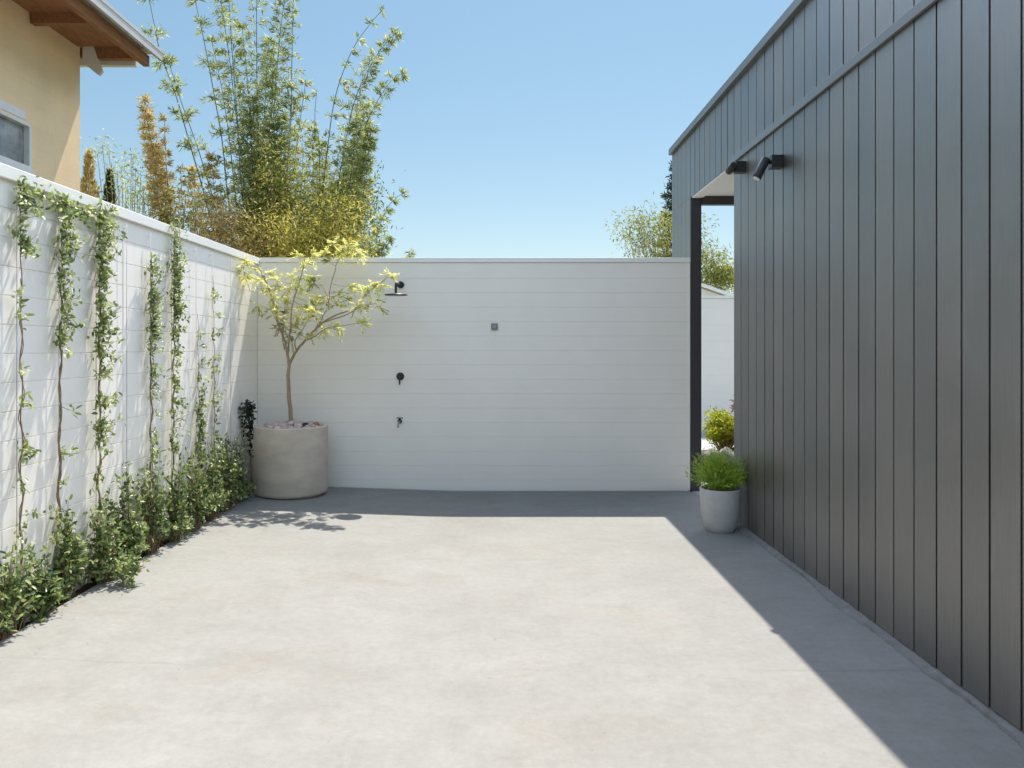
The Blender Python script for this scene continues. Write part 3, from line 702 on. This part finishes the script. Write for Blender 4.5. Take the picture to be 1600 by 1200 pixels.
sl = [
 (3.45, .36, .22, 'low dark green shrub at the very front of the bed at the photo edge', -2.40, .13),
 (3.80, .40, .22, 'rounded shrub with lime tips, below the vine nearest the camera', -2.40, .13),
 (4.10, .36, .16, 'small low shrub spilling over the slab just right of the nearest vine', -2.41, .11),
 (4.42, .46, .14, 'narrow dark shrub around the foot of the second vine', -2.44, .08),
 (4.70, .44, .20, 'dark leafy shrub left of the foot of the thickest vine', -2.38, .15),
 (4.98, .60, .20, 'tall lime green shrub right of the foot of the thickest vine', -2.38, .15),
 (5.35, .66, .20, 'tall loose shrub under the left one of the twin vines', -2.39, .14),
 (5.68, .52, .20, 'mid height shrub with pale leaves under the twin vines', -2.37, .14),
 (6.02, .58, .22, 'dense shrub under the right one of the twin vines', -2.36, .15),
 (6.38, .62, .22, 'tall dense shrub at the foot of the short young vine', -2.36, .16),
 (6.74, .60, .22, 'dense shrub with white flecks at the foot of the thin wiry vine', -2.36, .16),
 (7.08, .52, .20, 'dark shrub next to the concrete planter', -2.37, .14),
]
for y, h, ry, lb, x, rx in sl:
    x -= .035; rx *= .8
    shrub(y, h, ry, lb, x, rx, twigs=int(26 + 44 * h * ry / .12 * .8))
shrub(4.62, .16, .14, 'sprawling ferny shoot leaning out onto the slab', -2.26, .13, twigs=14, per=16, z0=.07, lsize=.036)

# ------------------------------------------------------------------ small pot by the charcoal wall
qx, qy = 1.757, 6.25
pp = MB().lathe([(0, -0.001), (0.105, -0.001), (0.118, 0.012), (0.135, 0.05), (0.152, 0.15), (0.160, 0.28), (0.161, 0.338), (0.158, 0.343), (0.146, 0.343), (0.143, 0.335), (0.140, 0.29), (0, 0.29)], qx, qy, 56)
tag(pp.build('pot', M['pot2']), 'small grey tapered pot at the corner of the charcoal wall', 'pot')
gp = empty('potted_plant', (qx, qy, 0.29), 'bright green fine leaved mounding plant growing in the small grey pot', 'plant')
L_ = Leaves(); st = MB()
for i in range(420):
    d = rdir(1, 0.9)[0]; d[2] = abs(d[2])
    d[2] += .35; d /= np.linalg.norm(d); ln = 0.345 * rng.uniform(.55, 1.05); ln *= (0.55 + 0.45 * d[2])
    b0 = np.array([qx, qy, 0.29]) + rng.normal(0, .03, 3) * [1, 1, .2]
    m = 13; tt = np.linspace(.3, 1, m)[:, None]
    c = b0 + d * ln * tt + np.array([0, 0, 0.08]) * tt - np.array([0, 0, .06]) * tt ** 3; c[:, 0] = np.clip(c[:, 0], qx - 0.23, XR - 0.012)
    L_.add(c, d * .9 + rdir(m, .1) * .8, rdir(m, .5), .035, .006)
    if i % 4 == 0: st.tube([b0, b0 + d * ln * .7 + np.array([0, 0, .05])], 0.0015, 3, False)
st.build('stem', M['twig'], gp); L_.build('foliage', LM['lime'], gp, rounded=False)

# planting beyond the passage
def ball(name, label, cat, c, r, k, lsize, m_, group=None, stemmat='twig', squash=0.8, base=None, n_cl=40):
    """shrub or tree: trunk with limbs to clumps scattered through the crown"""
    c = Vector(c); base = Vector(base) if base is not None else Vector((c.x, c.y, 0))
    t = empty(name, base, label, cat, group)
    st = MB(); L = Leaves()
    for i in range(n_cl):
        d = rdir(1, .15)[0]; rad = rng.uniform(.35, 1.0)
        q_ = c + Vector((d[0] * r * rad, d[1] * r * rad, d[2] * r * squash * rad))
        st.tube([base, (base + q_) / 2 + Vector((0, 0, r * .1)), q_], [r * .03 + .003, r * .018 + .002, r * .006 + .001], 5, False)
        m = k // n_cl
        cc = np.array(q_) + rng.normal(0, r * .16, (m, 3))
        L.add(cc, rdir(m, .1), rdir(m, .6), rng.uniform(.6, 1.3, m) * lsize, rng.uniform(.3, .5, m) * lsize)
    st.build('trunk' if cat == 'tree' else 'stem', M[stemmat], t); L.build('crown' if cat == 'tree' else 'foliage', LM[m_], t)
    return t
q = at(1128, 665, 9.6)
ball('shrub', 'rounded golden green shrub beyond the passage, above the small potted plant', 'shrub', (q.x + .05, q.y, q.z - .03), 0.25, 3600, .05, 'limeyellow', n_cl=60, squash=1.05, base=(q.x + .05, q.y, 0.0))
q = at(1142, 636, 9.9)
ball('shrub', 'small bronze leaved shrub just behind the golden one', 'shrub', (q.x + .08, q.y, q.z), 0.13, 260, .06, 'bronze_leaf', n_cl=12, base=(q.x + .08, q.y, 0))
q = at(1137, 690, 9.3)
bd = MB().box(2.1, 4.3, 8.9, 10.4, -0.002, 0.10)
tag(bd.build('soil', M['soil']), 'raised bed of soil under the golden shrub', 'soil', kind='structure')
for i, (u, dx, s_, lb) in enumerate([(1100, 0, .10, 'brownish grey rock left of the golden shrub'), (1118, 0, .11, 'grey rock at the foot of the golden shrub'), (1138, 0, .12, 'pale grey rock at the right foot of the golden shrub')]):
    q = at(u, 697, 8.95)
    tag(MB().blob((q.x, 9.08, 0.09 + s_ * .7), s_ * 1.1, s_, s_, i + 20, 12, 0.12).build('rock', M['rock']), lb, 'rock')

# ------------------------------------------------------------------ white roof behind the far wall
h = empty('house', (5.6, 20, 0), 'far house with a low white metal roof showing above the rear wall', 'house')
ap = at(1090, 440, 18.3)
MB().box(ap.x - 2.2, ap.x + 2.2, 18.6, 24, -0.1, 2.10).build('wall', M['whitepaint'], h)
MB().prism([(ap.x - 2.5, ap.z - .87), (ap.x, ap.z), (ap.x + 2.5, ap.z - .87), (ap.x + 2.5, ap.z - .95), (ap.x, ap.z - .08), (ap.x - 2.5, ap.z - .95)], 'y', 18.3, 24.3).build('roof', M['roofwhite'], h)
MB().prism([(ap.x - 2.2, 2.102), (ap.x - 2.2, ap.z - .87), (ap.x, ap.z - .10), (ap.x + 2.2, ap.z - .87), (ap.x + 2.2, 2.102)], 'y', 18.45, 18.55).build('gable', M['roofwhite'], h)

# ------------------------------------------------------------------ neighbour's house
hx = -4.5
h = empty('house', (hx, 6, 0), 'neighbouring house of sandy blockwork with brown timber eaves and pale roof edge', 'house')
w0, w1 = 6.25, 7.385; z0, z1 = 3.16, 3.60
hw = MB()   # wall built round the window opening
HY1 = 8.25
hw.box(hx - 0.25, hx, -3, w0, -0.1, 4.83).box(hx - 0.25, hx, w1, HY1, -0.1, 4.83).box(hx - 0.25, hx, w0, w1, -0.1, z0 - .0).box(hx - 0.25, hx, w0, w1, z1, 4.83)
hw.box(-9, hx - 0.2505, HY1 - 0.25, HY1 - 0.0005, -0.1, 4.83)
hw.build('wall', M['brick'], h)
wi = MB()
fx = hx + 0.012
wi.box(hx - 0.06, fx, w0, w1 - 0.001, z0, z0 + 0.035).box(hx - 0.06, fx, w0, w1 - 0.001, z1 - 0.03, z1).box(hx - 0.06, fx, w1 - 0.035, w1 - 0.001, z0 + 0.0355, z1 - 0.0305)
wi.box(hx - 0.06, fx, 6.78, 6.81, z0 + 0.0355, z1 - 0.0305)
win = wi.build('window', M['whitepaint'], h)
MB().box(hx - 0.05, hx - 0.04, w0, w1 - .04, z0 + .03, z1 - .025).build('pane', M['glass'], win)
MB().box(hx - 0.02, hx + 0.03, w0 - .05, w1 + .02, z0 - 0.055, z0 - 0.002).build('sill', M['whitepaint'], win)
MB().box(hx + 0.0005, hx + 0.006, w0, w1 - .08, z1 + 0.02, z1 + 0.10).build('lintel', M['whitepaint'], h)
# roof
MB().box(-9, -3.725, -3, 8.52, 4.70, 4.735).build('roof', M['roofsheet'], h)
MB().box(-3.905, -3.84, -3, 8.43, 4.53, 4.645).build('eave_beam', M['timber'], h, bevel=0.004)
for y in [2.0 + .9 * i for i in range(8)]:
    MB().box(-4.49, -3.91, y - .035, y + .035, 4.56, 4.69).build('rafter', M['timber'], h)
MB().box(-4.52, -3.93, -3, 8.2, 4.662, 4.698).build('eave_lining', M['timber'], h)
MB().box(-3.76, -3.73, -3, 8.50, 4.62, 4.699).build('gutter', M['roofsheet'], h)
MB().box(-9, -4.0, 8.44, 8.50, 4.55, 4.699).build('fascia', M['whitepaint'], h)
MB().box(-9, -3.95, 8.30, 8.36, 4.60, 4.69).build('end_beam', M['timber'], h)
MB().prism([(-4.48, 4.74), (-4.36, 4.68), (-4.27, 4.42), (-4.31, 4.38), (-4.48, 4.52)], 'y', 8.262, 8.297).build('bracket', M['whitepaint'], h)

# ------------------------------------------------------------------ bamboo and planting beyond the corner
def bamboo(label, loc, culms, y0=9.8, m_='bamboo', cm='culm', name='bamboo', group=None, cat='bamboo', low=0.6):
    """culms: (pixel path from the top down, tuft size, leaves per tuft, node spacing, start fraction)"""
    t = empty(name, loc, label, cat, group)
    for ci, (path, ts, k, sp, frac) in enumerate(culms):
        yy = y0 + rng.uniform(-.5, .5)
        P_ = [at(u, v, yy + 0.1 * i * rng.uniform(-.4, .4)) for i, (u, v) in enumerate(path)]
        P_.append(Vector((P_[-1].x * .75 + loc[0] * .25, P_[-1].y, P_[-1].z - .7)))
        P_.append(Vector((loc[0] + rng.uniform(-.25, .25), loc[1] + rng.uniform(-.2, .2), 0)))
        S = smooth_path(P_, 10)
        A = np.array([list(p) for p in S]); seg = np.linalg.norm(np.diff(A, axis=0), axis=1); cum = np.concatenate([[0], np.cumsum(seg)])
        tot = cum[-1]
        rr = [0.003 + 0.012 * (c / tot) for c in cum]
        cu = MB().tube(S, rr, 6)
        L = Leaves(); s_ = 0.05
        end = tot * frac
        while s_ < end:
            p = np.array([np.interp(s_, cum, A[:, j]) for j in range(3)])
            p2 = np.array([np.interp(s_ + .05, cum, A[:, j]) for j in range(3)])
            ax = (p - p2) / (np.linalg.norm(p - p2) + 1e-9)
            grow = min(1.0, 0.35 + s_ / 1.2)
            nb = max(2, k // 5)
            for _ in range(nb):
                a_ = rdir(1, 0)[0]; a_ -= ax * a_.dot(ax); a_ /= np.linalg.norm(a_) + 1e-9
                d = a_ + ax * rng.uniform(.1, .7); d /= np.linalg.norm(d)
                ln = ts * grow * rng.uniform(.5, 1.2)
                tip = p + d * ln
                cu.tube([p, tip], [0.0018, 0.0008], 3, False)
                m = 9; tt = rng.uniform(.3, 1.05, m)[:, None]
                c = p + (tip - p) * tt + rng.normal(0, .012, (m, 3))
                dd = d + rdir(m, -.15) * .9
                L.add(c, dd, rdir(m, .8), rng.uniform(.05, .10, m), rng.uniform(.011, .019, m))
            s_ += sp * rng.uniform(.8, 1.2)
        co = cu.build('culm', M[cm], t)
        me_parent = co
        L.build('foliage', LM[m_], me_parent, rounded=False)
    return t
# path, tuft size, leaves per tuft, node spacing, leafy fraction
bamboo('two tall slender bamboo canes leaning left with spaced leaf tufts beside the house eaves', (-4.0, 10.0, 0), [
    ([(215,-60),(233,0),(250,80),(275,150),(298,230),(318,300),(335,380)], .17, 60, .42, .62),
    ([(296,-60),(305,0),(318,60),(335,150),(347,220),(354,290),(362,380)], .15, 50, .42, .62),
    ([(262,90),(280,150),(298,200),(315,250),(335,320),(345,380)], .15, 45, .40, .5),
], 9.6, group='bamboo clumps behind the walls')
bamboo('pale thin bamboo canes left of the dense middle clump', (-3.6, 10.2, 0), [
    ([(338,-60),(345,0),(354,60),(362,120),(371,200),(378,300),(390,390)], .14, 36, .16, .7),
    ([(356,-60),(358,0),(362,70),(368,150),(376,240),(385,320),(392,390)], .13, 30, .2, .7),
    ([(330,60),(345,130),(356,200),(364,270),(375,390)], .12, 30, .2, .6),
], 10.0, group='bamboo clumps behind the walls')
mid = [
    ([(401,-70),(401,0),(401,80),(402,160),(404,250),(403,330),(402,390)], .13, 34, .17, .8),
    ([(448,-60),(444,0),(437,60),(431,130),(425,220),(418,300),(412,390)], .16, 48, .13, .8),
    ([(462,-60),(458,0),(456,100),(454,200),(446,300),(440,390)], .11, 26, .22, .75),
    ([(478,125),(470,180),(462,240),(452,320),(446,390)], .13, 36, .17, .8),
    ([(378,40),(385,110),(390,180),(394,260),(398,390)], .14, 36, .15, .8),
    ([(420,60),(416,130),(412,200),(410,280),(406,390)], .17, 50, .12, .8),
]
for i in range(11):
    u = 378 + rng.uniform(0, 82); top = rng.uniform(110, 260)
    mid.append(([(u + (u - 418) * .25, top), (u + (u - 418) * .12, top + 60), (u, top + 130), (u, 400)], .18, 42, .15, .8))
bamboo('dense tall green bamboo clump in the middle behind the corner of the walls', (-3.1, 10.3, 0), mid, 10.2, group='bamboo clumps behind the walls')
right = [
    ([(600,12),(578,38),(555,70),(537,110),(522,160),(512,230),(503,310),(495,390)], .06, 16, .22, .8),
    ([(622,50),(608,62),(588,88),(567,125),(552,165),(542,210),(526,300),(508,390)], .14, 46, .13, .8),
    ([(634,118),(620,118),(602,138),(586,165),(570,200),(560,250),(540,320),(512,390)], .13, 44, .14, .8),
    ([(582,200),(572,235),(562,280),(548,330),(530,390)], .16, 60, .12, .8),
    ([(570,160),(564,220),(556,270),(540,330),(522,390)], .16, 56, .12, .8),
    ([(558,190),(552,240),(545,300),(530,390)], .15, 50, .13, .8),
    ([(495,140),(492,185),(498,220),(500,300),(498,390)], .05, 9, .3, .5),
    ([(488,200),(490,250),(488,300),(486,390)], .16, 50, .13, .8),
    ([(500,220),(505,260),(506,320),(500,390)], .13, 40, .14, .8),
    ([(578,225),(570,290),(560,340),(545,390)], .12, 40, .15, .8),
]
bamboo('arching green bamboo canes leaning right over the back wall', (-2.5, 10.1, 0), right, 10.0, group='bamboo clumps behind the walls')
bamboo('low arching sprigs at the right edge of the planting above the back wall', (-1.5, 9.6, 0), [
    ([(634,300),(618,310),(602,330),(592,360),(586,395)], .09, 30, .14, .5),
    ([(612,372),(604,378),(596,392),(592,405)], .08, 30, .12, .5),
    ([(645,392),(642,398),(640,410)], .05, 20, .1, .3),
    ([(575,370),(578,385),(580,400)], .09, 30, .14, .4),
], 9.6, name='shrub', cat='shrub')
bamboo('dry orange leaved upright canes behind the left wall', (-4.7, 10.1, 0), [
    ([(224,150),(230,190),(238,230),(244,280),(250,330),(254,370)], .10, 50, .11, .75),
    ([(228,180),(236,230),(246,290),(256,350)], .12, 54, .11, .75),
    ([(257,180),(258,230),(262,290),(266,340)], .05, 26, .15, .75),
    ([(240,230),(252,290),(262,345)], .13, 54, .11, .75),
    ([(302,262),(304,300),(306,350),(308,380)], .12, 54, .11, .75),
    ([(330,240),(334,290),(338,340),(340,380)], .10, 44, .13, .75),
    ([(282,260),(284,310),(286,350)], .05, 20, .15, .75),
], 9.9, 'orange', 'culm_dry', name='dry_cane', cat='dry cane')

def clumpy(name, label, cat, pix, y, k, lsize, m_, base, stem='twig', wr=.42, sig=.11):
    """foliage massed round given places, each place carried by a limb from the base"""
    t = empty(name, base, label, cat); st = MB(); L = Leaves()
    for (u, v) in pix:
        q_ = at(u, v, y + rng.uniform(-.35, .35))
        b0 = Vector(base)
        st.tube([b0, (b0 * .35 + q_ * .65) + Vector((0, 0, .1)), q_], [.014, .008, .003], 5, False)
        c = np.array(q_) + rng.normal(0, sig, (k, 3))
        L.add(c, rdir(k, .2), rdir(k, .7), rng.uniform(.6, 1.3, k) * lsize, rng.uniform(.3, .5, k) * lsize * wr * 2)
    st.build('stem' if cat != 'tree' else 'trunk', M[stem], t); L.build('foliage' if cat != 'tree' else 'crown', LM[m_], t, rounded=False)
    return t
pix = [(rng.uniform(455, 558), rng.uniform(352, 412)) for _ in range(34)] + [(rng.uniform(400, 470), rng.uniform(352, 412)) for _ in range(14)] + [(rng.uniform(522, 552), rng.uniform(322, 350)) for _ in range(7)]
clumpy('shrub', 'bright yellow leaved shrub right behind the corner of the walls', 'shrub', pix, 9.0, 120, .065, 'yellow', (-2.4, 9.2, 0), wr=.28, sig=.14)
pix = [(rng.uniform(398, 520), rng.uniform(285, 400)) for _ in range(34)] + [(rng.uniform(420, 500), rng.uniform(230, 300)) for _ in range(12)] + [(rng.uniform(520, 560), rng.uniform(300, 380)) for _ in range(10)]
clumpy('shrub', 'olive green leafy growth between the yellow shrub and the bamboo', 'shrub', pix, 9.6, 95, .065, 'olive', (-2.7, 9.7, 0), wr=.26, sig=.17)
pix = [(rng.uniform(335, 410), rng.uniform(335, 405)) for _ in range(34)]
clumpy('shrub', 'orange brown dry shrub behind the left wall beside the yellow one', 'shrub', pix, 9.3, 90, .07, 'orange', (-3.3, 9.5, 0), wr=.26, sig=.14)
pix = [(rng.uniform(215, 330), rng.uniform(300, 370)) for _ in range(26)]
clumpy('shrub', 'loose green and brown undergrowth behind the left wall below the orange canes', 'shrub', pix, 9.6, 60, .06, 'bamboo', (-4.3, 9.9, 0), wr=.3, sig=.14)
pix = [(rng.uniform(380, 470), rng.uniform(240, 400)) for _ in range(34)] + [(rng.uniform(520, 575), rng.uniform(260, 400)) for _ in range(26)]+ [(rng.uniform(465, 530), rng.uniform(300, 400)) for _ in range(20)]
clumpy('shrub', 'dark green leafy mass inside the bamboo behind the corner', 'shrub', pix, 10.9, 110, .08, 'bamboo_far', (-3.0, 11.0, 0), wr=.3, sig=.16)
pix = [(160, 226), (170, 232), (190, 262), (183, 268), (178, 280), (205, 240), (208, 250), (212, 262), (220, 275), (196, 285), (215, 300), (172, 262), (225, 290), (200, 305), (186, 295), (152, 240), (210, 315), (195, 318)]
clumpy('tree', 'thin wispy tree between the orange canes and the neighbouring house', 'tree', pix, 11, 34, .07, 'bamboo', (-5.3, 11, 0), wr=.3, sig=.09)

def cypress(name, label, tipu, tipv, y, w_, m_, hgt):
    tp_ = at(tipu, tipv, y); t = empty(name, (tp_.x, y, 0), label, 'tree', 'narrow conifers behind the left wall')
    MB().tube([(tp_.x, y, 0), (tp_.x, y, tp_.z - .05)], [.05, .006], 7).build('trunk', M['twig'], t)
    L = Leaves(); k = 2200
    z = tp_.z - hgt * rng.random(k) ** .8
    rad = (tp_.z - z) / hgt * w_ * (1 + .25 * np.sin(z * 14)) + .01
    a = rng.uniform(0, 6.283, k); rr = rad * rng.uniform(.5, 1.1, k)
    c = np.stack([tp_.x + rr * np.cos(a), y + rr * np.sin(a), z], 1)
    d = np.stack([np.cos(a) * .5, np.sin(a) * .5, np.full(k, 1.0)], 1) + rng.normal(0, .25, (k, 3))
    L.add(c, d, rdir(k, .2), .08, .022); L.build('crown', LM[m_], t, rounded=False)
cypress('cypress', 'narrow pointed conifer with yellowing leaves beside the house corner', 139, 238, 11.2, .22, 'orange', 1.6)
cypress('cypress', 'small dark pointed conifer right of the yellowing one', 171, 268, 11.4, .13, 'conifer', 1.2)

# ------------------------------------------------------------------ trees beyond the building on the right
def pine(label, u, top, y, r, z_low):
    tp_ = at(u, top, y); t = empty('pine_tree', (tp_.x, y, 0), label, 'tree')
    tk = MB().tube([(tp_.x, y, 0), (tp_.x, y, tp_.z)], [.16, .02], 8); L = Leaves()
    z = tp_.z
    while z > z_low:
        rr = r * min(1, .15 + (tp_.z - z) / (tp_.z - z_low) * 1.1)
        for b_ in range(7):
            a = b_ * .9 + z * 5 + rng.uniform(-.3, .3); ln = rr * rng.uniform(.65, 1.1)
            end = Vector((tp_.x + ln * math.cos(a), y + ln * math.sin(a), z + .12 * ln))
            tk.tube([(tp_.x, y, z), end], [.02, .006], 4, False)
            m = int(20 + 70 * ln); tt = rng.uniform(.3, 1.05, m)[:, None]
            c = np.array([tp_.x, y, z]) * (1 - tt) + np.array(end) * tt + rng.normal(0, .06, (m, 3))
            L.add(c, rdir(m, .3) + np.array([math.cos(a), math.sin(a), 0]) * .6, rdir(m, .5), .17, .045)
        z -= .33
    tk.build('trunk', M['twig'], t); L.build('crown', LM['conifer'], t, rounded=False)
pine('dark blue green pine standing far behind the end of the charcoal building', 1058, 262, 26, 1.05, 2.5)
pix = [(rng.normal(1018, 17), rng.uniform(348, 404)) for _ in range(24)] + [(995, 375), (990, 365), (1000, 360), (1003, 385), (1030, 345), (1035, 350), (1045, 345)]
clumpy('tree', 'yellow green leafy tree rising above the back wall beside the charcoal building', 'tree', pix, 17, 60, .11, 'fartree', (4.0, 17.5, 0), wr=.26, sig=.19)
pix = [(rng.uniform(1094, 1150), rng.uniform(418, 446)) for _ in range(24)] + [(1102, 385), (1098, 395), (1104, 405), (1123, 400), (1120, 410), (1130, 415), (1110, 412), (1099, 350), (1140, 425)]
clumpy('tree', 'light green tree behind the white roof, seen through the passage', 'tree', pix, 25, 80, .15, 'fartree', (7.2, 26, 0), wr=.3, sig=.2)
